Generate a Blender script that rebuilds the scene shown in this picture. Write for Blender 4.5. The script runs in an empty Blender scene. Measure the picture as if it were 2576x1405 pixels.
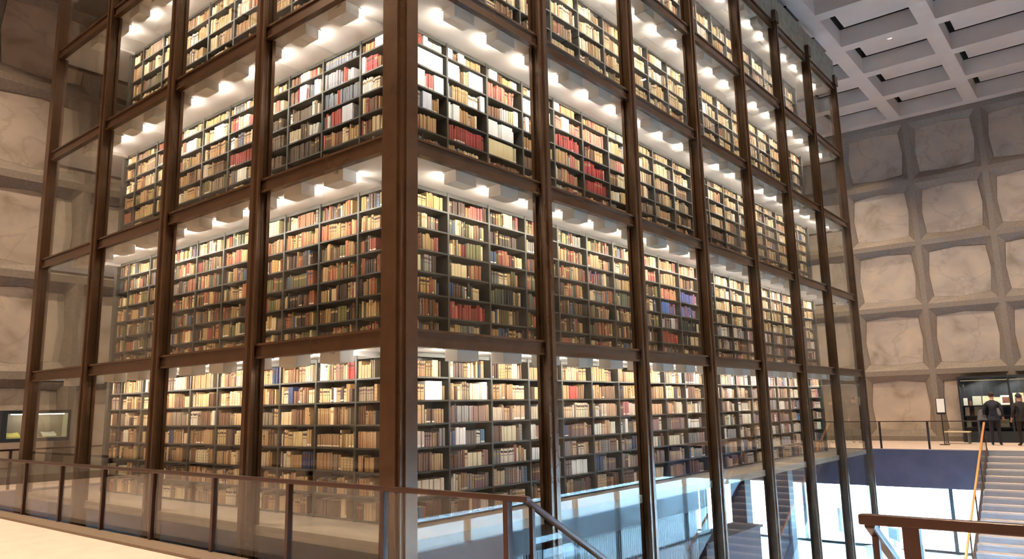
import bpy, bmesh, math, random
from mathutils import Vector, Matrix

# ------------------------------------------------------------------ camera, world, exposure
S = bpy.context.scene
COL = S.collection
PX, PY = 2576.0, 1405.0
CAM = Vector((-5.567, -6.1947, 1.62))
YAW, PITCH, ROLL, FPX = 0.68296, 0.16961, -0.020903, 1888.57
fw = Vector((math.cos(PITCH) * math.cos(YAW), math.cos(PITCH) * math.sin(YAW), math.sin(PITCH)))
r0 = Vector((math.sin(YAW), -math.cos(YAW), 0)); u0 = r0.cross(fw)
RT = math.cos(ROLL) * r0 + math.sin(ROLL) * u0
UP = -math.sin(ROLL) * r0 + math.cos(ROLL) * u0
cd = bpy.data.cameras.new('camera'); cam = bpy.data.objects.new('camera', cd); COL.objects.link(cam)
cd.sensor_fit = 'HORIZONTAL'; cd.sensor_width = 36; cd.lens = 36 * FPX / PX; cd.clip_start = .05; cd.clip_end = 300
m = Matrix((RT, UP, -fw)).transposed().to_4x4(); m.translation = CAM; cam.matrix_world = m
S.camera = cam

W = bpy.data.worlds.new('daylight'); S.world = W; W.use_nodes = True
bg = W.node_tree.nodes['Background']; bg.inputs[0].default_value = (.34, .66, 1, 1); bg.inputs[1].default_value = 60.0
S.view_settings.view_transform = 'Standard'; S.view_settings.look = 'None'; S.view_settings.gamma = 1
S.view_settings.use_curve_mapping = False
S.view_settings.exposure = 0.46
S.cycles.transparent_max_bounces = 28; S.cycles.max_bounces = 4; S.cycles.diffuse_bounces = 3
S.cycles.glossy_bounces = 2; S.cycles.transmission_bounces = 6; S.cycles.caustics_reflective = False
S.cycles.caustics_refractive = False; S.cycles.sample_clamp_indirect = 6
S.cycles.adaptive_threshold = .25; S.cycles.adaptive_min_samples = 14
LAMP_E = 82.0       # tower lamps
DOWN_W = 98.0       # ceiling downlights, watts each

# large light makers: recessed ceiling downlights are built further down with their fixtures
rng = random.Random(11)

# ------------------------------------------------------------------ materials
def lin(h):
    if isinstance(h, str):
        h = tuple(int(h[i:i + 2], 16) for i in (0, 2, 4))
    f = lambda c: c / 12.92 if c <= .04045 else ((c + .055) / 1.055) ** 2.4
    return tuple(f(c / 255) for c in h)
MATS = {}
def mat(name, col, rough=.6, metal=0, noise=0, scale=8, bump=0, spec=.5, col2=None, stretch=(1, 1, 1)):
    m = bpy.data.materials.new(name); m.use_nodes = True; nt = m.node_tree; b = nt.nodes['Principled BSDF']
    c = lin(col); b.inputs['Base Color'].default_value = (*c, 1); b.inputs['Roughness'].default_value = rough
    b.inputs['Metallic'].default_value = metal; b.inputs['Specular IOR Level'].default_value = spec
    if noise or bump:
        tc = nt.nodes.new('ShaderNodeTexCoord'); mp = nt.nodes.new('ShaderNodeMapping'); nz = nt.nodes.new('ShaderNodeTexNoise')
        mp.inputs['Scale'].default_value = stretch; nz.inputs['Scale'].default_value = scale; nz.inputs['Detail'].default_value = 6
        nt.links.new(tc.outputs['Object'], mp.inputs[0]); nt.links.new(mp.outputs[0], nz.inputs[0])
        if noise:
            mx = nt.nodes.new('ShaderNodeMix'); mx.data_type = 'RGBA'
            d = lin(col2) if col2 else tuple(x * (1 - noise) for x in c)
            mx.inputs[6].default_value = (*c, 1); mx.inputs[7].default_value = (*d, 1)
            rp = nt.nodes.new('ShaderNodeMapRange'); rp.inputs[1].default_value = .35; rp.inputs[2].default_value = .68
            nt.links.new(nz.outputs[0], rp.inputs[0]); nt.links.new(rp.outputs[0], mx.inputs[0]); nt.links.new(mx.outputs[2], b.inputs['Base Color'])
        if bump:
            bp = nt.nodes.new('ShaderNodeBump'); bp.inputs['Strength'].default_value = bump; bp.inputs['Distance'].default_value = .02
            nt.links.new(nz.outputs[0], bp.inputs['Height']); nt.links.new(bp.outputs[0], b.inputs['Normal'])
    MATS[name] = m; return m
def emit(name, col, s):
    m = bpy.data.materials.new(name); m.use_nodes = True; nt = m.node_tree; nt.nodes.clear()
    e = nt.nodes.new('ShaderNodeEmission'); e.inputs[0].default_value = (*col, 1); e.inputs[1].default_value = s
    o = nt.nodes.new('ShaderNodeOutputMaterial'); nt.links.new(e.outputs[0], o.inputs[0]); MATS[name] = m; return m
def glass(name, tint=(.97, .98, .97), ior=1.45, boost=1.0):
    m = bpy.data.materials.new(name); m.use_nodes = True; nt = m.node_tree; nt.nodes.clear()
    t = nt.nodes.new('ShaderNodeBsdfTransparent'); t.inputs[0].default_value = (*tint, 1)
    g = nt.nodes.new('ShaderNodeBsdfGlossy'); g.inputs['Roughness'].default_value = 0.0
    f = nt.nodes.new('ShaderNodeLayerWeight'); f.inputs[0].default_value = .5      # facing: the same on both sides of a pane
    pw = nt.nodes.new('ShaderNodeMath'); pw.operation = 'POWER'; pw.inputs[1].default_value = 5
    mu = nt.nodes.new('ShaderNodeMath'); mu.operation = 'MULTIPLY_ADD'; mu.inputs[1].default_value = .96 * boost; mu.inputs[2].default_value = .04 * boost
    mx = nt.nodes.new('ShaderNodeMixShader'); o = nt.nodes.new('ShaderNodeOutputMaterial')
    nt.links.new(f.outputs['Facing'], pw.inputs[0]); nt.links.new(pw.outputs[0], mu.inputs[0]); nt.links.new(mu.outputs[0], mx.inputs[0])
    nt.links.new(t.outputs[0], mx.inputs[1]); nt.links.new(g.outputs[0], mx.inputs[2]); nt.links.new(mx.outputs[0], o.inputs[0])
    MATS[name] = m; return m
mat('bronze', '5a4230', .27, .55, .25, 3)
mat('bronze_rail', '46312a', .3, .5, .2, 4)
mat('brass', 'c78a50', .3, .7)
mat('soffit', 'b4aea8', .7)
mat('shelf_steel', '3f3d36', .45, .1, .15, 5)
mat('lamp_white', 'c9c6c0', .55)
mat('granite', '86796e', .75, 0, .2, 14, .15)
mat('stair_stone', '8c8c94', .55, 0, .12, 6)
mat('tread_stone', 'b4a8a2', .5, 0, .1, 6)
mat('roof_stone', '8d8272', .8, 0, .35, 5, .2)
mat('ceiling_white', 'd2cccb', .85, 0, .05, 2)
mat('gap_shade', '2a2520', .9)  # shade above the coffer panels, put in as a dark colour
mat('floor_stone', 'c8b2a6', .45, 0, .12, 3)
mat('kerb_stone', '6e5c4c', .55, 0, .2, 20)
mat('deck_stone', 'a2968a', .5, 0, .1, 6)
mat('fascia', '50485a', .35, 0, .25, 2)
mat('base_rib', '5c5e66', .45, .15)
mat('ground_stone', 'b9b9ba', .35, 0, .1, 2)
mat('dark_granite', '3c3a3c', .7, 0, .2, 8)
mat('plaza', 'd2d2ce', .8)
mat('window_steel', '3b3a3a', .4, .5)
mat('case_dark', '1e2630', .6)
mat('case_lining', 'cfd0b8', .7)
mat('paper_white', 'ece9e0', .7, 0, .08, 30)
mat('paper_cream', 'cfc9a8', .7, 0, .1, 20)
mat('paper_grey', 'b5b7a8', .7, 0, .15, 14)
mat('paper_yellow', 'd9d27c', .7)
mat('print_red', '7a4a3a', .7, 0, .5, 25)
mat('print_yellow', 'c9b23a', .7)
mat('suit', '1d2030', .85, 0, .2, 6)
mat('suit_brown', '231d1e', .85, 0, .2, 6)
mat('skin', 'c0937a', .6)
mat('hair', '2c211b', .7)
mat('shoe', '151314', .4)
mat('bag_grey', '6b6a70', .6, 0, .2, 12)
mat('bench_top', 'c9b79c', .4)
mat('black_plastic', '23262b', .4)
mat('grey_metal', '7c7f84', .35, .6)
mat('white_board', 'e6e8ea', .6)
glass('glass_tower'); glass('glass_rail', (.96, .97, .965)); glass('glass_window', (.98, .99, .99)); glass('glass_case')
emit('lamp_glow', (1, .91, .80), LAMP_E)
emit('down_glow', (1, .80, .58), 12)
emit('case_glow', (1, .93, .70), 14)
emit('screen_glow', (.25, .35, .45), .6)

def marble():
    m = mat('marble', 'b8aa9a', .5); nt = m.node_tree; b = nt.nodes['Principled BSDF']
    tc = nt.nodes.new('ShaderNodeTexCoord'); oi = nt.nodes.new('ShaderNodeObjectInfo')
    ad = nt.nodes.new('ShaderNodeVectorMath'); ad.operation = 'ADD'
    sc = nt.nodes.new('ShaderNodeVectorMath'); sc.operation = 'SCALE'; sc.inputs[0].default_value = (37, 23, 51)
    nt.links.new(oi.outputs['Random'], sc.inputs['Scale']); nt.links.new(tc.outputs['Object'], ad.inputs[0]); nt.links.new(sc.outputs[0], ad.inputs[1])
    mp = nt.nodes.new('ShaderNodeMapping'); mp.inputs['Rotation'].default_value = (.3, .7, .5); mp.inputs['Scale'].default_value = (.55, 1.9, .6)
    nt.links.new(ad.outputs[0], mp.inputs[0])
    n1 = nt.nodes.new('ShaderNodeTexNoise'); n1.inputs['Scale'].default_value = 1.6; n1.inputs['Detail'].default_value = 7; n1.inputs['Distortion'].default_value = .5
    nt.links.new(mp.outputs[0], n1.inputs[0])
    rp = nt.nodes.new('ShaderNodeValToRGB'); e = rp.color_ramp.elements
    e[0].position = .30; e[0].color = (*lin('8d7f70'), 1); e[1].position = .72; e[1].color = (*lin('bfae9c'), 1)
    k = e.new(.47); k.color = (*lin('ad9f95'), 1); k = e.new(.40); k.color = (*lin('a5968a'), 1)
    nt.links.new(n1.outputs[0], rp.inputs[0])
    w = nt.nodes.new('ShaderNodeTexNoise'); w.inputs['Scale'].default_value = .9; w.inputs['Detail'].default_value = 5; w.inputs['Distortion'].default_value = .7
    nt.links.new(mp.outputs[0], w.inputs[0])
    sb = nt.nodes.new('ShaderNodeMath'); sb.operation = 'SUBTRACT'; sb.inputs[1].default_value = .5; nt.links.new(w.outputs[0], sb.inputs[0])
    ab = nt.nodes.new('ShaderNodeMath'); ab.operation = 'ABSOLUTE'; nt.links.new(sb.outputs[0], ab.inputs[0])
    mr = nt.nodes.new('ShaderNodeMapRange'); mr.inputs[1].default_value = .0; mr.inputs[2].default_value = .02; mr.inputs[3].default_value = .24; mr.inputs[4].default_value = 0
    nt.links.new(ab.outputs[0], mr.inputs[0])
    mx = nt.nodes.new('ShaderNodeMix'); mx.data_type = 'RGBA'; mx.inputs[7].default_value = (*lin('6f6052'), 1)
    nt.links.new(mr.outputs[0], mx.inputs[0]); nt.links.new(rp.outputs[0], mx.inputs[6]); nt.links.new(mx.outputs[2], b.inputs['Base Color'])
marble()

def book_material():
    m = bpy.data.materials.new('book_cover'); m.use_nodes = True; nt = m.node_tree; b = nt.nodes['Principled BSDF']; b.inputs['Roughness'].default_value = .62
    at = nt.nodes.new('ShaderNodeAttribute'); at.attribute_name = 'col'
    uv = nt.nodes.new('ShaderNodeUVMap'); uv.uv_map = 'uv'
    sp = nt.nodes.new('ShaderNodeSeparateXYZ'); nt.links.new(uv.outputs[0], sp.inputs[0])
    # u coordinate carries a per-book number (integer part picks the lettering style), v runs up the spine
    def between(lo, hi):
        a = nt.nodes.new('ShaderNodeMath'); a.operation = 'GREATER_THAN'; a.inputs[1].default_value = lo; nt.links.new(sp.outputs[1], a.inputs[0])
        c = nt.nodes.new('ShaderNodeMath'); c.operation = 'LESS_THAN'; c.inputs[1].default_value = hi; nt.links.new(sp.outputs[1], c.inputs[0])
        d = nt.nodes.new('ShaderNodeMath'); d.operation = 'MULTIPLY'; nt.links.new(a.outputs[0], d.inputs[0]); nt.links.new(c.outputs[0], d.inputs[1]); return d
    def style(lo, hi):
        a = nt.nodes.new('ShaderNodeMath'); a.operation = 'GREATER_THAN'; a.inputs[1].default_value = lo; nt.links.new(sp.outputs[0], a.inputs[0])
        c = nt.nodes.new('ShaderNodeMath'); c.operation = 'LESS_THAN'; c.inputs[1].default_value = hi; nt.links.new(sp.outputs[0], c.inputs[0])
        d = nt.nodes.new('ShaderNodeMath'); d.operation = 'MULTIPLY'; nt.links.new(a.outputs[0], d.inputs[0]); nt.links.new(c.outputs[0], d.inputs[1]); return d
    def mul(p, q):
        d = nt.nodes.new('ShaderNodeMath'); d.operation = 'MULTIPLY'; nt.links.new(p.outputs[0], d.inputs[0]); nt.links.new(q.outputs[0], d.inputs[1]); return d
    cur = at.outputs['Color']
    for st, bands, col in ((style(.5, 1.5), ((.66, .82),), 'a88a58'), (style(1.5, 2.5), ((.70, .84), (.52, .56)), '4a2a20'),
                           (style(2.5, 3.5), ((.06, .16),), 'efe9dc'), (style(3.5, 4.5), ((.18, .2), (.38, .4), (.6, .62), (.8, .82)), '5a4630')):
        for lo, hi in bands:
            mx = nt.nodes.new('ShaderNodeMix'); mx.data_type = 'RGBA'; mx.inputs[7].default_value = (*lin(col), 1)
            nt.links.new(mul(st, between(lo, hi)).outputs[0], mx.inputs[0]); nt.links.new(cur, mx.inputs[6]); cur = mx.outputs[2]
    nt.links.new(cur, b.inputs['Base Color']); MATS['book_cover'] = m
book_material()

# ------------------------------------------------------------------ mesh helpers
class MB:
    def __init__(s): s.v = []; s.f = []; s.mi = []
    def quad(s, pts, mi=0):
        n = len(s.v); s.v += [tuple(p) for p in pts]; s.f.append(tuple(range(n, n + len(pts)))); s.mi.append(mi); return s
    def box(s, x0, x1, y0, y1, z0, z1, mi=0):
        n = len(s.v)
        s.v += [(x0, y0, z0), (x1, y0, z0), (x1, y1, z0), (x0, y1, z0), (x0, y0, z1), (x1, y0, z1), (x1, y1, z1), (x0, y1, z1)]
        for q in ((0, 3, 2, 1), (4, 5, 6, 7), (0, 1, 5, 4), (1, 2, 6, 5), (2, 3, 7, 6), (3, 0, 4, 7)):
            s.f.append(tuple(n + i for i in q)); s.mi.append(mi)
        return s
    def bar(s, a, b, w, h, mi=0):
        a = Vector(a); b = Vector(b); d = (b - a).normalized(); side = d.cross(Vector((0, 0, 1)))
        if side.length < 1e-4: side = Vector((1, 0, 0))
        side.normalize(); up = side.cross(d); n = len(s.v)
        for p in (a, b):
            for i, j in ((-1, -1), (1, -1), (1, 1), (-1, 1)): s.v.append(tuple(p + side * i * w / 2 + up * j * h / 2))
        for q in ((3, 2, 1, 0), (4, 5, 6, 7), (0, 1, 5, 4), (1, 2, 6, 5), (2, 3, 7, 6), (3, 0, 4, 7)):
            s.f.append(tuple(n + i for i in q)); s.mi.append(mi)
        return s
    def prism(s, pts, z0, z1, mi=0):          # pts counter-clockwise in xy
        n = len(s.v); k = len(pts); s.v += [(x, y, z0) for x, y in pts] + [(x, y, z1) for x, y in pts]
        s.f.append(tuple(n + i for i in reversed(range(k)))); s.mi.append(mi); s.f.append(tuple(n + k + i for i in range(k))); s.mi.append(mi)
        for i in range(k):
            j = (i + 1) % k; s.f.append((n + i, n + j, n + k + j, n + k + i)); s.mi.append(mi)
        return s
    def cyl(s, c, r, z0, z1, k=16, r2=None, mi=0):
        r2 = r if r2 is None else r2; n = len(s.v)
        s.v += [(c[0] + r * math.cos(2 * math.pi * i / k), c[1] + r * math.sin(2 * math.pi * i / k), z0) for i in range(k)]
        s.v += [(c[0] + r2 * math.cos(2 * math.pi * i / k), c[1] + r2 * math.sin(2 * math.pi * i / k), z1) for i in range(k)]
        s.f.append(tuple(n + i for i in reversed(range(k)))); s.mi.append(mi); s.f.append(tuple(n + k + i for i in range(k))); s.mi.append(mi)
        for i in range(k):
            j = (i + 1) % k; s.f.append((n + i, n + j, n + k + j, n + k + i)); s.mi.append(mi)
        return s
    def mesh(s, name, *mats):
        me = bpy.data.meshes.new(name); me.from_pydata(s.v, [], s.f)
        for x in mats: me.materials.append(MATS[x])
        if len(mats) > 1: me.polygons.foreach_set('material_index', s.mi)
        me.update(); return me
def link(name, me, parent=None, loc=(0, 0, 0), rotz=0):
    o = bpy.data.objects.new(name, me); COL.objects.link(o); o.location = loc; o.rotation_euler = (0, 0, rotz)
    if parent: o.parent = parent
    return o
def tag(o, label, cat, group=None):
    o['label'] = label; o['category'] = cat
    if group: o['group'] = group
    return o
def thing(name, label, cat, loc=(0, 0, 0), rotz=0, group=None):
    return tag(link(name, None, None, loc, rotz), label, cat, group)
def struct(name, me, label=None, loc=(0, 0, 0), rotz=0):
    o = link(name, me, None, loc, rotz); o['kind'] = 'structure'
    if label: o['label'] = label
    return o
def bevel(o, w=.01, seg=2):
    b = o.modifiers.new('bevel', 'BEVEL'); b.width = w; b.segments = seg; b.limit_method = 'ANGLE'
def ordn(n):
    return '%d%s' % (n, 'th' if 10 <= n % 100 <= 20 else {1: 'st', 2: 'nd', 3: 'rd'}.get(n % 10, 'th'))
def project(p):
    d = Vector(p) - CAM; z = d.dot(fw)
    if z < .1: return None
    return PX / 2 + FPX * d.dot(RT) / z, PY / 2 - FPX * d.dot(UP) / z

# ------------------------------------------------------------------ dimensions
BW, E0 = 2.6, .16
NR, NL = 7, 4
TX, TY = NR * BW + 2 * E0, NL * BW + 2 * E0            # 18.52 x 10.72
ZB = [2.324 + 2.2493 * k for k in range(5)]             # undersides of the spandrels
BH = .20
GZ = -3.8                                               # ground floor
DECK = .22                                              # deck of the tower's lowest book tier
G = .90                                                 # depth of the shelf fronts behind the glass
XW, YW, XN, YN = 28.5, 16.0, -10.8, -9.2                # marble walls
CZ = 13.3
EDGE, FEDGE, LEDGE = -.68, 22.8, 14.2                   # mezzanine edges

# ------------------------------------------------------------------ room: floors
b = MB().box(XN, EDGE - .3, YN, YW, -1.25, 0); b.box(EDGE - .3, FEDGE, LEDGE, YW, -1.25, 0); b.box(FEDGE, XW, YN, YW, -1.25, 0)
b.box(EDGE - .3, EDGE, YN, LEDGE, -1.25, -.01)
o = struct('floor', b.mesh('floor', 'floor_stone'), 'pinkish stone mezzanine floor around the glass tower')
def strip(name, me, parent): return link(name, me, parent)
strip('fascia', MB().box(FEDGE - .04, FEDGE - .002, YN, LEDGE, -1.25, -.02).mesh('fascia', 'fascia'), o)
strip('fascia', MB().box(EDGE, FEDGE - .05, LEDGE - .04, LEDGE - .002, -1.25, -.02).mesh('fascia', 'fascia'), o)
strip('fascia', MB().box(EDGE + .002, EDGE + .04, YN, LEDGE - .05, -1.25, -.04).mesh('fascia', 'fascia'), o)
struct('trim_1', MB().box(EDGE - .3, EDGE, YN, LEDGE, -.008, .035).mesh('kerb', 'kerb_stone'), 'brown stone kerb under the near glass railing')
b = MB().box(-8, 26, -8.5, 15, GZ - .1, GZ)
struct('floor_ground', b.mesh('floor_ground', 'ground_stone'), 'pale ground floor seen below the mezzanine')
struct('ground', MB().box(-90, 110, -90, 100, GZ - .3, GZ - .11).mesh('plaza', 'plaza'), 'pale paved plaza outside the ground floor windows')

struct('wall_parapet', MB().box(-30, 50, -13.2, -12.7, GZ - .1, GZ + .77).mesh('parapet', 'dark_granite'), 'low dark granite parapet on the plaza outside')

# ------------------------------------------------------------------ room: marble walls
PU, PV, NV, V0 = 2.64, 2.62, 5, 1.40
OCT = [(-1.0, -.93), (0, -1.02), (1.0, -.93), (1.09, 0), (1.0, .93), (0, 1.02), (-1.0, .93), (-1.09, 0)]
def rim(hx, hz): return [(-hx, -hz), (0, -hz), (hx, -hz), (hx, 0), (hx, hz), (0, hz), (-hx, hz), (-hx, 0)]
bp = MB(); n = 8
bp.v = [(x, .03, z) for x, z in OCT] + [(x, .09, z) for x, z in OCT]
bp.f = [tuple(range(8)), tuple(reversed(range(8, 16)))] + [(i, i + 8, (i + 1) % 8 + 8, (i + 1) % 8) for i in range(8)]; bp.mi = [0] * 10
# pull the panel in a touch from the frame so a dark joint shows round it
bp.v = [(x * .985, y, z * .985) for x, y, z in bp.v]
panel_me = bp.mesh('marble_panel', 'marble')
def marble_wall(name, label, c0, ncol, loc, rotz, lo=0):
    # local frame: x along the wall (left to right as seen from inside), -y towards the room, z up
    b = MB()
    for i in range(ncol):
        for k in range(NV):
            cx, cz = c0 + i * PU, V0 + k * PV
            rings = [[(cx + x, -.15, cz + z) for x, z in rim(PU / 2, PV / 2)], [(cx + x, -.15, cz + z) for x, z in rim(PU / 2 - .10, PV / 2 - .10)],
                     [(cx + x, 0, cz + z) for x, z in OCT], [(cx + x * .985, .05, cz + z * .985) for x, z in OCT]]
            for a, c in zip(rings, rings[1:]):
                for j in range(8):
                    q = (j + 1) % 8; b.quad((a[j], a[q], c[q], c[j]))
    x0, x1 = c0 - PU / 2, c0 + (ncol - .5) * PU
    b.box(x0, x1, -.15, .1, V0 + (NV - .5) * PV, CZ + 1.2); b.box(x0, x1, -.15, .1, lo, V0 - PV / 2)
    b.box(x0 - 3, x1 + 3, .1, .3, lo, CZ + 1.2)
    w = struct(name, b.mesh(name, 'granite'), label, loc, rotz)
    for i in range(ncol):
        for k in range(NV): link('marble_panel', panel_me, w, (c0 + i * PU, 0, V0 + k * PV))
    return w
# far wall x = XW: seen from inside left-to-right runs along -y
marble_wall('wall_back', 'far wall of veined marble panels in a grey granite grid', (YW - 1.22) - 5 * PU - .0, 9, (XW, YW, 0), -math.pi / 2, -1.25)
marble_wall('wall_left', 'left wall of veined marble panels in a granite grid', 1.40 - 4 * PU, 15, (0, YW, 0), 0, -1.25)
marble_wall('wall_right', 'marble panel wall along the stair side', -27.2, 15, (0, YN, 0), math.pi, -1.25)
marble_wall('wall_front', 'marble panel wall behind the near mezzanine', -7.9, 10, (XN, 0, 0), math.pi / 2, -1.25)

# ------------------------------------------------------------------ room: ceiling of deep coffers
RX = [19.95 + 2.72 * k for k in range(-12, 4)]; RY = [.2 - 2.8 * k for k in range(-6, 4)]
b = MB()
for x in RX: b.box(x - .22, x + .22, YN, YW, CZ, CZ + .6).box(x - .22, x + .22, YN, YW, CZ + .6, CZ + .95, 1)  # upper part coloured dark, painting shade into the gaps round the panels
for y in RY:
    for i in range(len(RX) - 1): b.box(RX[i] + .22, RX[i + 1] - .22, y - .24, y + .24, CZ, CZ + .6).box(RX[i] + .22, RX[i + 1] - .22, y - .24, y + .24, CZ + .6, CZ + .95, 1)
b.box(XN - 1, XW + 1, YN - 1, YW + 1, CZ + .95, CZ + 1.2, 1)
ceil = struct('ceiling', b.mesh('ceiling', 'ceiling_white', 'gap_shade'), 'pale coffered ceiling with deep square recesses')
pl = MB().box(-1.06, 1.0, -1.08, .98, 0, .05)
pl_me = pl.mesh('coffer_panel', 'ceiling_white')
downs = []
for i in range(len(RX) - 1):
    for j in range(len(RY) - 1):
        cx, cy = (RX[i] + RX[i + 1]) / 2, (RY[j] + RY[j + 1]) / 2
        link('coffer_panel', pl_me, ceil, (cx, cy, CZ + .58))
        downs.append((cx, cy))

# ------------------------------------------------------------------ ground-floor windows
def window_wall(name, a, c, label, ztop=-1.25):
    a = Vector((a[0], a[1], 0)); c = Vector((c[0], c[1], 0)); L = (c - a).length; ang = math.atan2(c.y - a.y, c.x - a.x)
    nn = max(2, round(L / 2.64)); st = L / nn
    w = struct(name, MB().box(0, L, -.06, .06, GZ, GZ + .08).box(0, L, -.06, .06, ztop - .12, ztop).mesh(name, 'window_steel'), label, (a.x, a.y, 0), ang)
    fr = MB().box(-.06, .06, -.08, .08, GZ + .08, ztop - .12).mesh('window_mullion', 'window_steel')
    pn = MB().box(.06, st - .06, -.01, .01, GZ + .08, ztop - .12).mesh('window_pane', 'glass_window')
    for i in range(nn):
        link('window_mullion', fr, w, (i * st, 0, 0)); link('window_pane', pn, w, (i * st, 0, 0))
    return w
window_wall('window_1', (26, 15), (26, -8.5), 'bright ground floor glass wall under the far mezzanine')
window_wall('window_2', (-8, -8.5), (26, -8.5), 'ground floor glass wall along the stair side')
window_wall('window_3', (26, 15), (-8, 15), 'ground floor glass wall beyond the tower')
window_wall('window_4', (-8, 15), (-8, -8.5), 'ground floor glass wall under the near mezzanine')

# ------------------------------------------------------------------ the glass book tower: frame, panes, slabs
tower = thing('glass_tower', 'six-storey glass tower with dark bronze posts enclosing the book stacks', 'tower', (0, 0, GZ))
def tw(name, me, loc=(0, 0, 0), rotz=0): return link(name, me, tower, (loc[0], loc[1], loc[2] - GZ), rotz)
MTOP = 11.80
def mullion_mesh():
    b = MB(); z0, z1 = GZ, MTOP
    b.box(-.10, .10, -.10, -.07, z0, z1); b.box(-.045, .045, -.07, .05, z0, z1); b.box(-.085, .085, .05, .10, z0, z1)
    b.box(-.02, .02, -.125, -.10, z0, z1); b.box(-.115, .115, -.14, .0, z1 - .32, z1)
    return b.mesh('mullion', 'bronze')
mm = mullion_mesh()
b = MB().box(-.07, .18, -.16, .17, GZ, MTOP); b.box(-.10, -.07, -.11, .13, GZ, MTOP); b.box(-.02, .14, -.19, -.16, GZ, MTOP)
b.box(-.11, .2, -.2, .19, MTOP - .32, MTOP)
cm = b.mesh('corner_post', 'bronze')
sp = MB().box(0, BW, -.035, .03, 0, BH); sp.box(0, BW, -.06, -.035, 0, .03); sp.box(0, BW, -.06, -.035, BH - .03, BH)
spm = sp.mesh('spandrel_beam', 'bronze')
def pane_mesh(h): return MB().box(.045, BW - .045, -.006, .006, 0, h).mesh('glass_pane', 'glass_tower')
pz = [(GZ, .10)] + [(.10, ZB[0])] + [(ZB[k] + BH, ZB[k + 1]) for k in range(4)]
pms = [pane_mesh(z1 - z0) for z0, z1 in pz]
# faces: (origin, direction angle, bays); local x runs along the face, local -y is outside
FACES = [((0, 0), 0, NR), ((TX, 0), math.pi / 2, NL), ((TX, TY), math.pi, NR), ((0, TY), -math.pi / 2, NL)]
for (ox, oy), ang, nb in FACES:
    c, s = math.cos(ang), math.sin(ang)
    for i in range(nb):
        d = E0 + i * BW; p = (ox + c * d, oy + s * d)
        if i: tw('mullion', mm, (p[0], p[1], 0), ang)
        for k in range(5): tw('spandrel_beam', spm, (p[0], p[1], ZB[k]), ang)
        for (z0, z1), pm in zip(pz, pms): tw('glass_pane', pm, (p[0], p[1], z0), ang)
tw('corner_post', cm)
for cx, cy in ((TX - .10, .03), (.02, TY - .12), (TX - .1, TY - .1)):
    b = MB().box(cx - .11, cx + .11, cy - .10, cy + .10, GZ, MTOP).box(cx - .03, cx + .03, cy - .125, cy + .125, GZ, MTOP).box(cx - .14, cx + .14, cy - .14, cy + .14, MTOP - .32, MTOP)
    tw('corner_post', b.mesh('corner_post', 'bronze'))
# slabs, soffits, ribs
for k in range(4):
    tw('floor_slab', MB().box(.05, TX - .05, .05, TY - .05, ZB[k] + .035, ZB[k] + BH).mesh('floor_slab', 'soffit'))
    b = MB()
    for y in (1.2, 9.1): b.box(.06, G - .02, y - .03, y + .03, ZB[k] - .02, ZB[k] + .034)
    tw('soffit_rib', b.mesh('soffit_rib', 'soffit'))
tw('roof_slab', MB().box(.05, TX - .05, .05, TY - .05, ZB[4] + .035, ZB[4] + .3).mesh('roof_slab', 'soffit'))
# stone parapet made of panels
for (ox, oy), ang, nb in FACES:
    c, s = math.cos(ang), math.sin(ang)
    for i in range(nb):
        d = E0 + i * BW; pm = MB().box(.012 - (E0 if i == 0 else 0), BW - .012 + (E0 if i == nb - 1 else 0), -.03, .09, ZB[4] + BH, 12.35).mesh('parapet_panel', 'roof_stone')
        tw('parapet_panel', pm, (ox + c * d, oy + s * d, 0), ang)
tw('deck', MB().box(.05, TX - .05, .05, TY - .05, .10, DECK).mesh('deck', 'deck_stone'))
# base: ribbed metal wall under the near half, open glass beyond
b = MB().box(.42, 7.9, .42, TY - .42, GZ, .09)
tw('base_core', b.mesh('base_core', 'base_rib'))
rib = MB().box(-.012, .012, -.05, 0, 0, .09 - GZ).mesh('base_fin', 'base_rib')
b = MB()
for i in range(int(7.4 / .06)): b.box(.44 + i * .06, .464 + i * .06, .38, .42, GZ, -.32)
b.box(.36, 7.9, .36, .42, -.32, .09)
for i in range(int((TY - .9) / .06)): b.box(.38, .42, .44 + i * .06, .464 + i * .06, GZ, -.32)
b.box(.36, .42, .42, TY - .42, -.32, .09)
q = tw('base_fins', b.mesh('base_fins', 'base_rib')); q['kind'] = 'stuff'
tw('base_counter', MB().box(8.4, 11.1, .5, 1.1, GZ, -1.05).box(8.35, 11.15, .45, 1.15, -1.05, -1.0).mesh('base_counter', 'fascia'))
for x in (10.9, 14.2, 17.4):
    for y in (2.2, 8.4): tw('base_column', MB().box(x - .2, x + .2, y - .2, y + .2, GZ, .09).mesh('base_column', 'fascia'))

# ------------------------------------------------------------------ book shelving
UW = BW / 3
FLOOR = [DECK] + [z + BH for z in ZB[:4]]
SOFF = [z + .035 for z in ZB]
PITCHES = [.300, .296, .308, .352, .378]
TIER = ['lowest', 'second', 'third', 'fourth', 'top']
units = []   # face, level, unit index, s0, width
for lv in range(5):
    for k in range(19): units.append(('R', lv, k, G + k * UW, UW))
    for k in range(9): units.append(('L', lv, k, G + k * UW, UW) if k else ('L', lv, 0, G + .32, UW - .32))
    units.append(('L', lv, 9, G + 9 * UW, .46))
def frame(face, s0, w): # local origin and rotation; local x = left-to-right seen from outside, y = inwards
    return ((s0, G), 0) if face == 'R' else ((G, s0 + w), -math.pi / 2)
SD = .30
cache = {}
def memo(key, fn):
    if key not in cache: cache[key] = fn()
    return cache[key]
def rows(lv):
    p = PITCHES[lv]; z = FLOOR[lv] + .03; out = []
    while z < SOFF[lv] - .2: out.append(z); z += p
    return out
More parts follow.
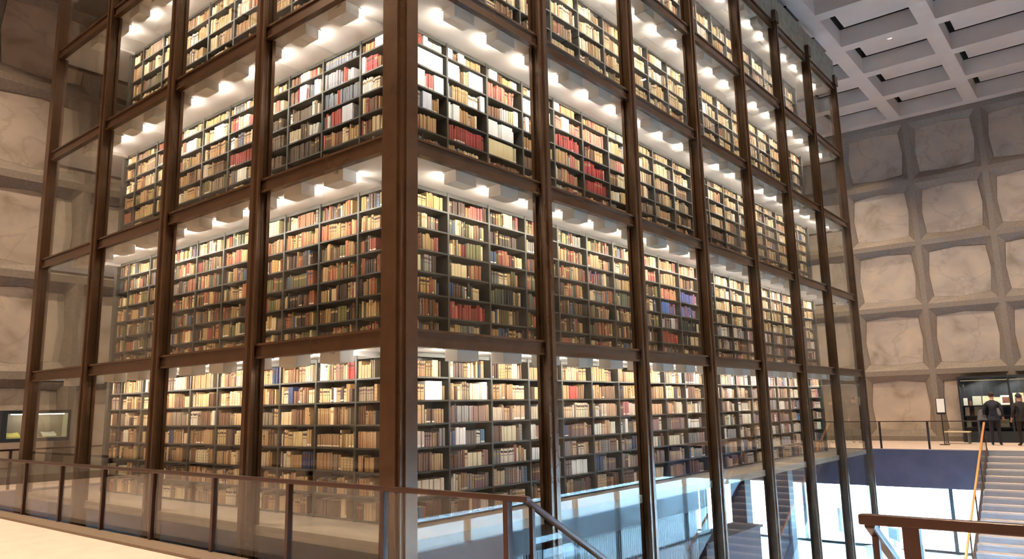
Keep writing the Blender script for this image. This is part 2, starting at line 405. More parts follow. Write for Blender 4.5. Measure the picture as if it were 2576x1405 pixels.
for face, lv, k, s0, w in units:
    (ox, oy), rz = frame(face, s0, w)
    side = 'long side right' if face == 'R' else 'short side left'
    t = thing('bookcase', 'dark steel bookcase on the %s tier, %s from the corner post, %s' % (TIER[lv], ordn(k + 1), side), 'bookcase', (ox, oy, FLOOR[lv]), rz, 'steel bookcases in the glass tower')
    H = SOFF[lv] - FLOOR[lv] - .005
    up = memo(('up', lv), lambda: MB().box(-.017, .017, -.01, SD, 0, H).mesh('upright', 'shelf_steel'))
    link('upright', up, t, (0 if face == 'R' else w, 0, 0))
    if (face == 'R' and k == 18) or (face == 'L' and k == 9): 
        ep = memo(('end', lv, face), lambda: MB().box(-.02, .1, -.03, SD + .3, 0, H).mesh('end_panel', 'shelf_steel'))
        link('end_panel', ep, t, (w + .02 if face == 'R' else -.12, 0, 0))
    link('back_panel', memo(('bk', lv, w), lambda: MB().box(0, w, SD - .01, SD, 0, H).mesh('back_panel', 'shelf_steel')), t)
    link('header', memo(('hd', lv, w), lambda: MB().box(.017, w - .017, .0, .02, H - .05, H).mesh('header', 'shelf_steel')), t)
    sm = memo(('sh', w), lambda: MB().box(.017, w - .017, -.005, SD - .01, -.022, 0).mesh('shelf', 'shelf_steel'))
    for z in rows(lv): link('shelf', sm, t, (0, 0, z - FLOOR[lv]))
tw('stack_core', MB().box(G + SD + .01, G + 19 * UW, G + SD + .01, G + 9 * UW + .40, DECK + .01, ZB[0] + .03).mesh('stack_core', 'shelf_steel'))
for k in range(4):
    tw('stack_core', MB().box(G + SD + .01, G + 19 * UW, G + SD + .01, G + 9 * UW + .40, FLOOR[k + 1] + .01, SOFF[k + 1] - .01).mesh('stack_core', 'shelf_steel'))

# palettes (name, colour, weight)
P_TAN = [('tan', 'b08a5e', 4), ('light brown', '9c7850', 4), ('cream', 'd9c39a', 3), ('brown', '6e4c32', 4), ('dark brown', '4a3426', 2), ('buff', 'c8a878', 4), ('grey-brown', '86745f', 3), ('red', 'a33a2c', .5), ('navy', '2f3a5c', .6), ('slate', '5a6068', .6), ('pale', 'e0d6c0', .8)]
P_COOL = [('tan', 'b08a66', 3), ('mauve-brown', '8a6a62', 3), ('grey', '85807c', 3), ('navy', '454e6c', 1.0), ('blue', '5a7896', .6), ('cream', 'd8c6ac', 3), ('pale', 'e2d6c6', 1.5), ('brown', '6a4a3a', 3), ('white', 'e6e2da', .8), ('rose', 'b06a66', .6), ('buff', 'c2a282', 3)]
P_MIX = [('tan', 'b3925f', 3), ('orange-brown', 'a4613e', 2.2), ('brown', '6a4a2c', 3), ('olive', '6c663a', 2.4), ('green', '4f553e', 1.0), ('cream', 'd8c294', 2.2), ('red', '914538', 1.2), ('blue', '44546e', 1.1), ('dark brown', '3e2d20', 2), ('grey', '7d786c', 1.4), ('black', '25231f', .7), ('gold', 'b8945a', 1.0)]
P_WHITE = [('tan', 'b78f5e', 3), ('buff', 'c9a878', 3), ('cream', 'e2d2ac', 3), ('brown', '765438', 3), ('grey', '85827e', 1.6), ('red', '9c3434', 1), ('slate', '68707c', 1.2), ('white', 'f2f0ea', 1.2), ('rose', 'c07062', 1)]
P_BEIGE = [('buff', 'c8a874', 4), ('tan', 'b28a5a', 4), ('cream', 'e2cfa2', 4), ('brown', '80603e', 3), ('pale', 'ece0c4', 2), ('grey-brown', '8e7c62', 2), ('rust', '9a5638', .6), ('olive', '7c7448', .8)]
P_RED = [('red', 'a8302c', 3), ('brick red', '9a4434', 2), ('rose', 'c06058', 1)]
P_PINK = [('pale red', 'cc7a66', 3), ('orange', 'cf8a5c', 2)]
P_BOX = [('white', 'fbfaf6', 1)]
P_DARK = [('black', '23261f', 3), ('dark green', '2c3a30', 2), ('dark blue', '27334c', 1.5), ('cream', 'd8c6a0', .5)]
P_BLUE = [('violet-blue', '5d63a0', 3), ('blue', '44659c', 2), ('mauve', '8a6c86', 1), ('rose', 'b0605a', 1)]
P_SLATE = [('slate', '767a86', 3), ('grey', '8d8a8a', 2), ('red', 'a54436', 1.3), ('white', 'eceae6', .4)]
P_SPECK = [('speckled brown', '6b5a44', 3), ('dark brown', '4c3f30', 2), ('cream', 'd8cba6', 1), ('white', 'efece2', .6)]
P_OR = [('orange-brown', 'b0714a', 3), ('tan', 'b8966a', 3), ('brick', '9c5440', 1.5), ('buff', 'c4a06a', 1), ('olive', '6c663a', 1)]
def pick(pal):
    t = rng.uniform(0, sum(p[2] for p in pal))
    for p in pal:
        t -= p[2]
        if t <= 0: return p
    return pal[0]
def palette(face, lv, k, r, nr):   # r counted from the top shelf
    if lv == 0: return P_TAN if face == 'L' else (P_TAN if r < 2 and k < 9 else P_COOL)
    if lv == 1:
        if face == 'R':
            if k in (8, ) and r < 6: return (P_OR, P_TAN, P_PINK, P_BLUE, P_COOL, P_RED)[r]
            if k == 9 and r < 6: return (P_PINK, P_TAN, P_BLUE, P_BLUE, P_DARK, P_DARK)[r]
            if k == 10: return P_DARK
            if k == 1 and r == 5: return P_RED
            if k > 10: return P_BEIGE if r < 4 else P_COOL
        return P_OR if (face == 'L' and r == 1 and k < 5) else P_MIX
    if lv == 2:
        if face == 'R':
            if k == 1 and r == 4: return P_RED
            if k == 2 and r == 1: return P_PINK
            if k in (4, 5) and r in (0, 1): return P_PINK
            if k == 5 and r in (3, 4): return P_RED
            if k == 4 and r == 2: return P_RED
            if k > 6: return P_TAN
        else:
            if k == 1 and r < 4: return P_SLATE
            if k == 2 and r > 1: return P_SPECK
            if k == 3 and r > 1: return P_SPECK
            if k == 4 and r == 3: return P_RED
            if k > 4: return P_BEIGE
        return P_WHITE
    return P_BEIGE
# white archive boxes of the photograph: (face, level, unit, row from top) -> list of (start fraction, end fraction, colour name, colour)
BOXES = {('R', 2, 0, 0): [(.0, .14), (.47, .57)], ('R', 2, 0, 1): [(.08, .36), (.36, .64), (.64, .93)], ('R', 2, 0, 2): [(0, .25), (.25, .5), (.72, .95)], ('R', 2, 0, 3): [(.45, .66)],
         ('R', 2, 1, 0): [(0, .13), (.28, .43)], ('R', 2, 1, 1): [(0, .3), (.56, .74), (.74, .93)], ('R', 2, 1, 2): [(.86, .97)], ('R', 2, 1, 3): [(0, .07), (.14, .3)],
         ('R', 2, 2, 0): [(.08, .3)], ('R', 2, 2, 2): [(.78, .9)], ('R', 2, 2, 3): [(.0, .28), (.4, .72)], ('R', 2, 2, 4): [(.0, .72)],
         ('R', 2, 3, 1): [(.0, .3), (.3, .62)], ('R', 2, 3, 2): [(.1, .2)], ('R', 2, 4, 0): [(.0, .2)], ('R', 2, 4, 1): [(.3, .55)],
         ('R', 0, 0, 1): [(.5, .87)], ('R', 0, 1, 1): [(.8, .92)], ('L', 2, 0, 0): [(.55, .9)], ('L', 2, 5, 1): [(.4, .75)], ('L', 2, 1, 3): [(.52, .8)], ('L', 2, 0, 1): [(.0, .12)], ('L', 2, 2, 1): [(.3, .5), (.75, .85)]}
books = []   # dicts
for face, lv, k, s0, w in units:
    zs = rows(lv); nr = len(zs)
    for ri, z in enumerate(zs):
        r = nr - 1 - ri
        top = zs[ri + 1] - .03 if ri + 1 < nr else SOFF[lv] - .03
        hmax = min(top - z - .02, .33)
        if hmax < .1: continue
        pal = palette(face, lv, k, r, nr)
        a = .025; aend = w - .022 - (rng.uniform(.05, .16) if rng.random() < .75 else rng.uniform(0, .03))
        bx = sorted(BOXES.get((face, lv, k, r), []))
        boxes = [(.02 + q[0] * (w - .04), .02 + q[1] * (w - .04)) for q in bx]
        idx = 0
        def nextbox(a):
            for q in boxes:
                if q[0] >= a - .012: return q
            return None
        run = 0
        while True:
            nb = nextbox(a); lim = min(aend, nb[0]) if nb else aend
            if nb and a >= nb[0] - .014:
                nm, cc = ('cream', 'f3e3b0') if (face, lv, k, r) == ('R', 2, 2, 4) else (('pale grey', 'd8dce4') if (face, lv, k, r) in (('L', 2, 1, 3), ('R', 2, 0, 3)) else ('white', 'fbfaf6'))
                nbx = max(1, round((nb[1] - nb[0]) / .11)); wd = (nb[1] - nb[0]) / nbx
                hh = hmax * .97
                for q in range(nbx):
                    idx += 1
                    books.append(dict(face=face, lv=lv, k=k, r=r, i=idx, a=nb[0] + q * wd, w=wd - .002, h=hh, z=z, d=.24, fr=.008, nm=nm, c=lin(cc), st=0, box=True, sh=0, s0=s0, uw=w))
                a = nb[1] + .002; boxes = [q for q in boxes if q != nb]; run = 0; continue
            if run <= 0:
                run = rng.choice((1, 1, 1, 2, 3, 4, 6, 9)) if lv != 1 else rng.choice((1, 1, 1, 1, 2, 3, 5))
                nm, hx, _ = pick(pal); c = lin(hx)
                j = rng.uniform(.78, 1.16); c = tuple(min(1, x * j * rng.uniform(.95, 1.05)) for x in c)
                th = rng.choice((.014, .02, .024, .03, .036, .045, .055)) * rng.uniform(.85, 1.2)
                hh = hmax * rng.uniform(.66, .96); st = rng.choice((0, 0, 0, 0, 0, 1, 1, 2, 2, 3, 4)); dp = rng.uniform(.15, .21)
            run -= 1
            tt = th * rng.uniform(.92, 1.08)
            if a + tt > lim:
                if nb and nb[0] < aend: a = nb[0]; run = 0; continue
                break
            idx += 1
            books.append(dict(face=face, lv=lv, k=k, r=r, i=idx, a=a, w=tt - .0015, h=hh * rng.uniform(.97, 1.03), z=z, d=dp, fr=rng.uniform(.008, .03), nm=nm, c=c, st=st, box=False, sh=0, s0=s0, uw=w))
            a += tt + (rng.uniform(0, .004))
        if books and rng.random() < .2 and not books[-1]['box'] and aend - a > .03: books[-1]['sh'] = min(.03, aend - a)
        if books and books[-1]['sh']: books[-1]['a'] += 0
print('books', len(books))
PAGE = lin('e9dfc8')
def book_geo(bk, local=False):
    a, w, h, z, fr, d = bk['a'], bk['w'], bk['h'], bk['z'], bk['fr'], bk['d']
    ch = 0 if bk['box'] else min(.006, w * .25); sh = bk['sh']
    pts = []
    for zz, s in ((z + .001, 0), (z + h, sh)):
        if bk['box']: prof = [(a + s, fr + d), (a + s, fr), (a + w + s, fr), (a + w + s, fr + d)]
        else: prof = [(a + s, fr + d), (a + s, fr + ch), (a + ch + s, fr), (a + w - ch + s, fr), (a + w + s, fr + ch), (a + w + s, fr + d)]
        pts += [(x, y, zz) for x, y in prof]
    n = len(pts) // 2
    faces = [(i, i + 1, n + i + 1, n + i) for i in range(n - 1)] + [tuple(range(n, 2 * n))] + [(n - 1, 0, n, 2 * n - 1)]
    if bk['face'] == 'R': pts = [(bk['s0'] + x, G + y, zz) for x, y, zz in pts]
    else: pts = [(G + y, bk['s0'] + bk['uw'] - x, zz) for x, y, zz in pts]
    return pts, faces, n
def book_mesh(name, bl, origin=(0, 0, 0)):
    V, F, C, U = [], [], [], []
    for bk in bl:
        p, f, n = book_geo(bk); o = len(V); V += [(x - origin[0], y - origin[1], z - origin[2]) for x, y, z in p]
        c = bk['c']
        for q, fc in enumerate(f):
            F.append(tuple(o + i for i in fc)); pg = q == n - 1 and not bk['box']
            col = PAGE if pg else c
            spine = (1 <= q <= n - 3) if not bk['box'] else False
            for i in fc:
                C += [*col, 1]; U += [bk['st'] if spine else 0, 1 if i >= n else 0]
    me = bpy.data.meshes.new(name); me.from_pydata(V, [], F)
    ca = me.color_attributes.new('col', 'FLOAT_COLOR', 'CORNER'); ca.data.foreach_set('color', C)
    uv = me.uv_layers.new(name='uv'); uv.data.foreach_set('uv', U)
    me.materials.append(MATS['book_cover']); me.update(); return me
# which books show largest
def visible_area(bk):
    p, f, n = book_geo(bk); cx = [sum(q[i] for q in p) / len(p) for i in range(3)]
    i0, i1 = (1, 2) if bk['box'] else (1, 4)
    quad = [project(p[j]) for j in (i0, i1, n + i1, n + i0)]
    if None in quad: return 0
    mx = sum(q[0] for q in quad) / 4; my = sum(q[1] for q in quad) / 4
    if not (20 < mx < PX - 20 and 10 < my < 1225): return 0
    ax = 1 if bk['face'] == 'R' else 0
    mid = Vector([sum(p[j][i] for j in (i0, i1, n + i1, n + i0)) / 4 for i in range(3)])
    t = (0 - CAM[ax]) / (mid[ax] - CAM[ax]); h = CAM + (mid - CAM) * t; s = h[1 - ax]
    if s < .24: return 0
    q = (s - E0) / BW
    if abs(q - round(q)) * BW < .15: return 0
    for zb in ZB:
        if zb - .04 < h.z < zb + BH + .02: return 0
    A = 0
    for i in range(4):
        x0, y0 = quad[i]; x1, y1 = quad[(i + 1) % 4]; A += x0 * y1 - x1 * y0
    return abs(A) / 2
for bk in books: bk['A'] = visible_area(bk)
bs = sorted([k for k in books if not k['box']], key=lambda k: -k['A']); xs = [k for k in books if k['box']]
single = [k for k in bs[:300] if k['A'] > 0]; rest = bs[300:]
for bk in single + xs:
    p, f, n = book_geo(bk); org = tuple(sum(q[i] for q in p[:n]) / n for i in range(2)) + (bk['z'],)
    me = book_mesh('book', [bk], org); nm = 'archive_box' if bk['box'] else 'book'
    o = link(nm, me, None, org)
    side = 'right' if bk['face'] == 'R' else 'left'
    tag(o, '%s %s, %s on %s shelf down, %s tier, %s bookcase %s of corner' % (bk['nm'], 'archive box' if bk['box'] else 'book', ordn(bk['i']), ordn(bk['r'] + 1), TIER[bk['lv']], ordn(bk['k'] + 1), side),
        'box' if bk['box'] else 'book', 'archive boxes in the glass tower' if bk['box'] else 'books near the corner of the glass tower')
o = link('shelved_books', book_mesh('shelved_books', rest)); o['kind'] = 'stuff'
o['label'] = 'thousands of old books filling the shelves of the glass tower'; o['category'] = 'books'

# ------------------------------------------------------------------ box lamps under the soffits
hb = MB(); hb.box(-.19, .19, .08, .095, -.155, 0); hb.box(-.19, -.175, .095, .29, -.155, 0); hb.box(.175, .19, .095, .29, -.155, 0); hb.box(-.175, .175, .095, .29, -.155, -.14); hb.box(-.19, .19, .095, .33, -.014, 0)
hm = hb.mesh('housing', 'lamp_white')
gl = MB().prism([(-.165, .24), (.165, .24), (.165, .285), (.14, .305), (-.14, .305), (-.165, .285)], -.132, -.03)
gm = gl.mesh('lamp', 'lamp_glow')
for lv in range(5):
    for face, n in (('R', 20), ('L', 10)):
        for i in range(n):
            s = 1.26 + UW * i
            if s > (TX if face == 'R' else TY) - .5: continue
            if any(abs(s - (E0 + j * BW)) < .02 for j in range(8)): pass
            loc, rz = ((s, 0, SOFF[lv]), 0) if face == 'R' else ((0, s, SOFF[lv]), -math.pi / 2)
            t = thing('box_downlight', 'white box downlight under the %s tier soffit, %s from corner post, %s' % (TIER[lv], ordn(i + 1), 'long right side' if face == 'R' else 'short left side'), 'lamp', loc, rz, 'box downlights in the glass tower')
            link('housing', hm, t); link('lamp', gm, t)

# ------------------------------------------------------------------ railings
def railing(name, label, axis, fixed, ys, h=.92, cap=(.06, .045), post=.05, z=.035, ends=(0, 0), group='glass railings'):
    # axis 'y': runs along y at x = fixed; axis 'x': along x at y = fixed
    a, c = ys[0] - ends[0], ys[-1] + ends[1]
    t = thing(name, label, 'railing', (fixed, ys[0], z) if axis == 'y' else (ys[0], fixed, z), 0, group)
    ox = ys[0]
    def B(s0, s1, t0, t1, z0, z1): return MB().box(t0, t1, s0 - ox, s1 - ox, z0, z1) if axis == 'y' else MB().box(s0 - ox, s1 - ox, t0, t1, z0, z1)
    hz = h - z
    r = link('handrail', B(a, c, -cap[0] / 2, cap[0] / 2, hz - cap[1], hz).mesh('handrail', 'bronze_rail'), t); bevel(r, .008)
    pm = B(ox - post / 2, ox + post / 2, -.03, .03, 0, hz - cap[1]).mesh('post', 'bronze_rail')
    for y in ys: link('post', pm, t, (0, y - ox, 0) if axis == 'y' else (y - ox, 0, 0))
    for y0, y1 in zip(ys, ys[1:]):
        link('glass_panel', B(y0 + post / 2 + .005, y1 - post / 2 - .005, -.006, .006, .03, hz - cap[1] - .005).mesh('glass_panel', 'glass_rail'), t)
    return t
ys = [-2.12 + 1.51 * i for i in range(11)]
railing('glass_railing', 'near glass railing with bronze posts in front of the tower corner', 'y', EDGE, ys, ends=(.22, .1))
railing('glass_railing', 'near bronze railing at lower right, beside the stair opening', 'y', EDGE + .08, [-8.15, -6.63, -5.10], h=.95, ends=(.1, .28), cap=(.07, .06), post=.09)
railing('glass_railing', 'far mezzanine glass railing with thin posts beside the rising stair', 'y', FEDGE + .1, [-2.22 + 1.48 * i for i in range(11)], z=0, ends=(.05, .1), cap=(.04, .03), post=.06)
railing('glass_railing', 'railing of the left gallery in front of the display case', 'x', LEDGE + .08, [-.6 + 1.5 * i for i in range(15)], z=0, cap=(.05, .045))

# ------------------------------------------------------------------ stairs
def stair(label, x0, dx, y0, y1, nstep, rise, run, hr, railmat):
    t = thing('staircase', label, 'stairs', (x0, (y0 + y1) / 2, GZ), 0, 'stone staircases')
    hw = (y1 - y0) / 2; Z = -GZ; rot = 0 if dx > 0 else math.pi
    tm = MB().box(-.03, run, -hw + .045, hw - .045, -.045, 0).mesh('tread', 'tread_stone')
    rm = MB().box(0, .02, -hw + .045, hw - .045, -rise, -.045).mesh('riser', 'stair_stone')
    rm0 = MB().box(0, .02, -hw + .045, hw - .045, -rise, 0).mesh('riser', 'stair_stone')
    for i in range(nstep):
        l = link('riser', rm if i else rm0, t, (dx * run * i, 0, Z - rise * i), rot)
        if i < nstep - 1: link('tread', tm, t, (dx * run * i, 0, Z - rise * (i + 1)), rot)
    L = (nstep - 1) * run; D = (nstep - 1) * rise
    for sy in (-1, 1):
        y = sy * (hw - .02)
        prof = [(0, .05), (dx * .1, .05), (dx * (L + .1), -D + .05), (dx * (L + .1), -D - rise), (dx * (L - .25), -D - rise), (0, -.40)]
        b = MB(); k = len(prof); b.v = [(x, y - .022, z + Z) for x, z in prof] + [(x, y + .022, z + Z) for x, z in prof]
        b.f = [tuple(range(k)), tuple(reversed(range(k, 2 * k)))] + [(i, (i + 1) % k, (i + 1) % k + k, i + k) for i in range(k)]; b.mi = [0] * (k + 2)
        link('stringer', b.mesh('stringer', 'bronze_rail'), t)
        h = link('handrail', MB().bar((0, y, hr + Z), (dx * L, y, hr - D + Z), .06, .05).mesh('handrail', railmat), t); bevel(h, .012)
        for i in range(0, nstep, 5):
            x = dx * (run * i + .12); zz = -rise / run * (run * i + .12) + Z
            link('baluster', MB().box(x - .018, x + .018, y - .018, y + .018, zz + .03, zz + hr - .02).mesh('baluster', 'bronze_rail'), t)
        q = [(dx * .16, -.02), (dx * L, -D + .10), (dx * L, -D + hr - .06), (dx * .16, hr - .16)]
        g = MB(); g.v = [(x, y - .005, z + Z) for x, z in q] + [(x, y + .005, z + Z) for x, z in q]
        g.f = [(0, 1, 2, 3), (7, 6, 5, 4), (0, 4, 5, 1), (1, 5, 6, 2), (2, 6, 7, 3), (3, 7, 4, 0)]; g.mi = [0] * 6
        link('glass_panel', g.mesh('glass_panel', 'glass_rail'), t)
    return t
stair('far stone staircase with orange brass handrail rising to the far mezzanine', FEDGE - .05, -1, -4.95, -2.37, 22, 3.8 / 22, .305, .86, 'brass')
stair('near staircase going down from the camera side, dark handrail at frame bottom', EDGE + .05, 1, -4.90, -2.22, 22, 3.8 / 22, .305, .90, 'bronze_rail')

# ------------------------------------------------------------------ recessed downlights in the coffer panels
spots = [d for d in downs if XN + 1 < d[0] < XW - .8 and YN + 1 < d[1] < YW - .8]
spots = [d for d in spots if not (-1 < d[0] < TX + 1 and -2.6 < d[1] < TY + 1)]
spots = [d for d in spots if (round((d[0] - RX[0]) / 2.72 - .5) + round((d[1] - RY[0]) / 2.8 + .5)) % 3 == 0]
print('spots', len(spots), spots)
dk = MB(); dk.cyl((0, 0), .13, -.03, 0, 20, .15)
dm = dk.mesh('trim_ring', 'lamp_white'); gmm = MB().cyl((0, 0), .10, -.034, -.0305, 20).mesh('lens', 'down_glow')
for i, (x, y) in enumerate(spots):
    nx = int((RX[-1] - x) / 2.72) + 1; ny = int((max(RY) - y) / 2.8) + 1
    t = thing('ceiling_downlight', 'small round downlight in the %s ceiling coffer from the far wall, %s from left wall' % (ordn(nx), ordn(ny)), 'lamp', (x, y, CZ + .58), 0, 'ceiling downlights')
    link('trim_ring', dm, t); link('lens', gmm, t)
    ld = bpy.data.lights.new('downlight', 'SPOT'); ld.energy = DOWN_W * 50; ld.color = (1, .79, .56); near_wall = min(XW - x, x - XN, YW - y, y - YN) < 4; ld.spot_size = math.radians((105 if y > LEDGE - 3 and x < 12 else 66) if near_wall else 125); ld.spot_blend = 1
    if near_wall: ld.energy *= .62
    if x < EDGE: ld.energy *= .7
    if x > FEDGE - 3: ld.energy *= .5
    ld.shadow_soft_size = .10
    #; ld.shadow_soft_size = .10
    lo = bpy.data.objects.new('downlight_beam', ld); COL.objects.link(lo); lo.parent = t; lo.location = (0, 0, -.06)

# ------------------------------------------------------------------ far wall exhibition case
cx = XW - .27
t = thing('exhibition_case', 'dark recessed wall case with books and prints on the far mezzanine', 'display case', (cx, -1.0, 0))
def cb(name, y0, y1, z0, z1, x0=-.02, x1=.5, m='case_dark'):  # y measured from -1.0 towards -y
    return link(name, MB().box(x0 - .5, x1 - .5, -y1, -y0, z0, z1).mesh(name, m), t)
cb('back_panel', 0, 4.2, .05, 2.45, .46, .49); cb('top_panel', 0, 4.2, 2.38, 2.46); cb('bottom_panel', 0, 4.2, 0, .40)
cb('side_panel', 0, .06, .40, 2.38); cb('side_panel', 4.14, 4.2, .40, 2.38)
for z in (.55, .98, 1.36): cb('shelf', .06, 4.14, z - .02, z, .14, .46)
cb('post', 1.62, 1.68, .40, 2.38, -.02, .04); cb('light_strip', .1, 4.1, 2.28, 2.31, .02, .05, 'case_lining')
cb('glass_front', .06, 4.14, .40, 2.38, .005, .015, 'glass_case')
def leaf(name, label, cat, y, z, w, h, m, tilt=.25, inner=None, group='items in the far exhibition case'):
    o = link(name, MB().box(-.008, .008, -w / 2, w / 2, 0, h).mesh(name, m), None, (cx - .12, y, z + .004)); o.rotation_euler = (0, tilt, 0)
    tag(o, label, cat, group)
    if inner: link('picture', MB().box(-.0105, -.0082, -w * .33, w * .33, h * .2, h * .82).mesh('picture', inner[0]), o)
    if inner and len(inner) > 1: link('picture', MB().box(-.0105, -.0083, -w * .5, -w * .34, h * .1, h * .9).mesh('picture', inner[1]), o)
    return o
leaf('label_card', 'bright white card at left end of the far case, top shelf', 'card', -1.15, 1.36, .14, .28, 'paper_white', .1)
leaf('label_card', 'bright white card at left end of the far case, middle shelf', 'card', -1.17, .98, .15, .31, 'paper_white', .1)
leaf('label_card', 'pale card at left end of the far case, lowest shelf', 'card', -1.18, .55, .15, .24, 'paper_grey', .1)
leaf('manuscript_page', 'grey-green page left of the standing man, top shelf', 'page', -1.53, 1.36, .30, .36, 'paper_grey')
leaf('manuscript_page', 'grey-green page left of the standing man, middle shelf', 'page', -1.55, .98, .30, .34, 'paper_grey')
leaf('manuscript_page', 'cream page just behind the standing man, top shelf', 'page', -1.86, 1.36, .30, .40, 'paper_cream')
leaf('manuscript_page', 'cream page right of the standing man, top shelf', 'page', -2.18, 1.36, .26, .30, 'paper_cream')
leaf('framed_print', 'red and yellow print in a white mount, far case', 'print', -2.46, 1.36, .34, .36, 'paper_white', .2, ('print_red', 'print_yellow'))
leaf('framed_print', 'pale brown print at the right end of far case', 'print', -2.86, 1.36, .34, .44, 'paper_cream', .2, ('print_red',))
leaf('manuscript_page', 'white page right of the standing man, middle shelf', 'page', -2.16, .98, .26, .28, 'paper_white')
leaf('manuscript_page', 'dark green page right of the man, middle shelf', 'page', -2.52, .98, .28, .28, 'suit')
leaf('manuscript_page', 'pale grey page right of the man, lowest shelf', 'page', -2.32, .55, .32, .30, 'paper_grey')
leaf('figurine_card', 'small brown card between white cards, top shelf', 'card', -1.31, 1.36, .08, .18, 'print_red', .2)
leaf('figurine_card', 'small brown card between white cards, middle shelf', 'card', -1.33, .98, .08, .16, 'print_red', .2)
# display lights inside the case
for y in (-1.5, -2.6):
    ld = bpy.data.lights.new('case_light', 'AREA'); ld.energy = 12; ld.size = .8; ld.size_y = .05; ld.shape = 'RECTANGLE'; ld.color = (1, .92, .8)
    lo = bpy.data.objects.new('case_light', ld); COL.objects.link(lo); lo.parent = t; lo.location = (-.42, y + 1, 2.25); lo.rotation_euler = (0, .35, math.pi / 2)

# ------------------------------------------------------------------ sign stand and bench on the far mezzanine
t = thing('sign_stand', 'black sign stand holding a white sheet beside the far case', 'sign', (25.6, -.72, 0))
link('base', MB().cyl((0, 0), .17, 0, .025, 20).mesh('base', 'black_plastic'), t)
link('pole', MB().cyl((0, 0), .018, .025, 1.15, 10).mesh('pole', 'black_plastic'), t)
f = link('frame', MB().box(-.02, .02, -.15, .15, 0, .58).mesh('frame', 'black_plastic'), t, (0, 0, 1.08)); f.rotation_euler = (0, .12, 0)
link('sheet', MB().box(-.026, -.0205, -.125, .125, .07, .56).mesh('sheet', 'white_board'), f)
t = thing('bench', 'low bench with a pale top in front of the far wall', 'bench', (26.6, -1.0, 0))
s_ = link('seat', MB().box(-.22, .22, -.42, .42, .40, .45).mesh('seat', 'bench_top'), t); bevel(s_, .01)
for sx in (-1, 1):
    for sy in (-1, 1): link('leg', MB().box(sx * .18 - .02, sx * .18 + .02, sy * .36 - .02, sy * .36 + .02, 0, .40).mesh('leg', 'grey_metal'), t)

# ------------------------------------------------------------------ lit display case on the left wall
yb = YW - .27
t = thing('wall_vitrine', 'lit glass display case with a dark frame on the left wall', 'display case', (1.0, yb, 0))
def vb(name, x0, x1, z0, z1, y0, y1, m): return link(name, MB().box(x0, x1, y0, y1, z0, z1).mesh(name, m), t)
vb('bottom_rail', 0, 1.56, 1.04, 1.13, -.34, 0, 'case_dark'); vb('top_rail', 0, 1.56, 1.74, 1.82, -.34, 0, 'case_dark')
vb('side_rail', 0, .12, 1.13, 1.74, -.34, 0, 'case_dark'); vb('side_rail', 1.50, 1.56, 1.13, 1.74, -.34, 0, 'case_dark')
vb('back_lining', .12, 1.50, 1.13, 1.74, -.03, -.005, 'marble'); vb('side_lining', 1.485, 1.5, 1.13, 1.74, -.33, -.03, 'case_lining'); vb('base_lining', .12, 1.485, 1.13, 1.145, -.33, -.03, 'case_lining')
vb('light_tube', .2, 1.42, 1.71, 1.73, -.30, -.27, 'case_glow'); vb('glass_front', .12, 1.5, 1.13, 1.74, -.338, -.33, 'glass_case')
def openbook(label, x, w, m, y=yb - .17):
    o = thing('open_book', label, 'book', (x, y, 1.148), 0, 'open books in the wall vitrine')
    for s in (-1, 1):
        b = MB(); b.v = [(0, -.10, 0), (s * w, -.10, .0), (s * w, .10, .10), (0, .10, .07), (0, -.10, .03), (s * w, -.10, .035), (s * w, .10, .13), (0, .10, .11)]
        f = [(0, 1, 2, 3), (4, 5, 6, 7), (0, 1, 5, 4), (1, 2, 6, 5), (2, 3, 7, 6), (3, 0, 4, 7)]; b.f = f; b.mi = [0] * 6
        link('page_block', b.mesh('page_block', m), o)
openbook('yellow-paged open book at the left of the lit wall case', 1.30, .15, 'paper_yellow'); openbook('dark closed-looking book in the middle of the lit wall case', 1.72, .13, 'paper_grey'); openbook('white open book at the right of the lit wall case', 2.12, .16, 'paper_white')

# ------------------------------------------------------------------ ground floor furniture glimpsed through the opening
t = thing('reception_desk', 'white desk below the far mezzanine near the stair foot', 'desk', (22.1, .45, GZ), -.5)
link('desk_top', MB().box(-.9, .9, -.4, .4, .72, .76).mesh('desk_top', 'white_board'), t)
for s in (-1, 1): link('desk_panel', MB().box(s * .85 - .02, s * .85 + .02, -.38, .38, 0, .72).mesh('desk_panel', 'white_board'), t)
t = thing('monitor', 'dark computer screen standing on the white desk', 'monitor', (22.0, .42, GZ + .765), -.9 + math.pi / 2)
link('stand', MB().box(-.12, .12, -.1, .1, 0, .015).box(-.03, .03, -.02, .02, .015, .2).mesh('stand', 'grey_metal'), t)
link('case', MB().box(-.32, .32, -.03, .03, .17, .57).mesh('case', 'grey_metal'), t); link('screen', MB().box(-.27, .27, -.034, -.031, .21, .53).box(-.27, .27, .031, .034, .21, .53).mesh('screen', 'black_plastic'), t)
t = thing('poster_stand', 'white poster board on a stand near the bright ground floor windows', 'sign', (22.6, 2.1, GZ), -.6)
link('base', MB().cyl((0, 0), .22, 0, .03, 20).mesh('base', 'grey_metal'), t); link('pole', MB().cyl((0, 0), .02, .03, 1.0, 10).mesh('pole', 'grey_metal'), t)
link('board', MB().box(-.02, .02, -.3, .3, .95, 1.75).mesh('board', 'white_board'), t)

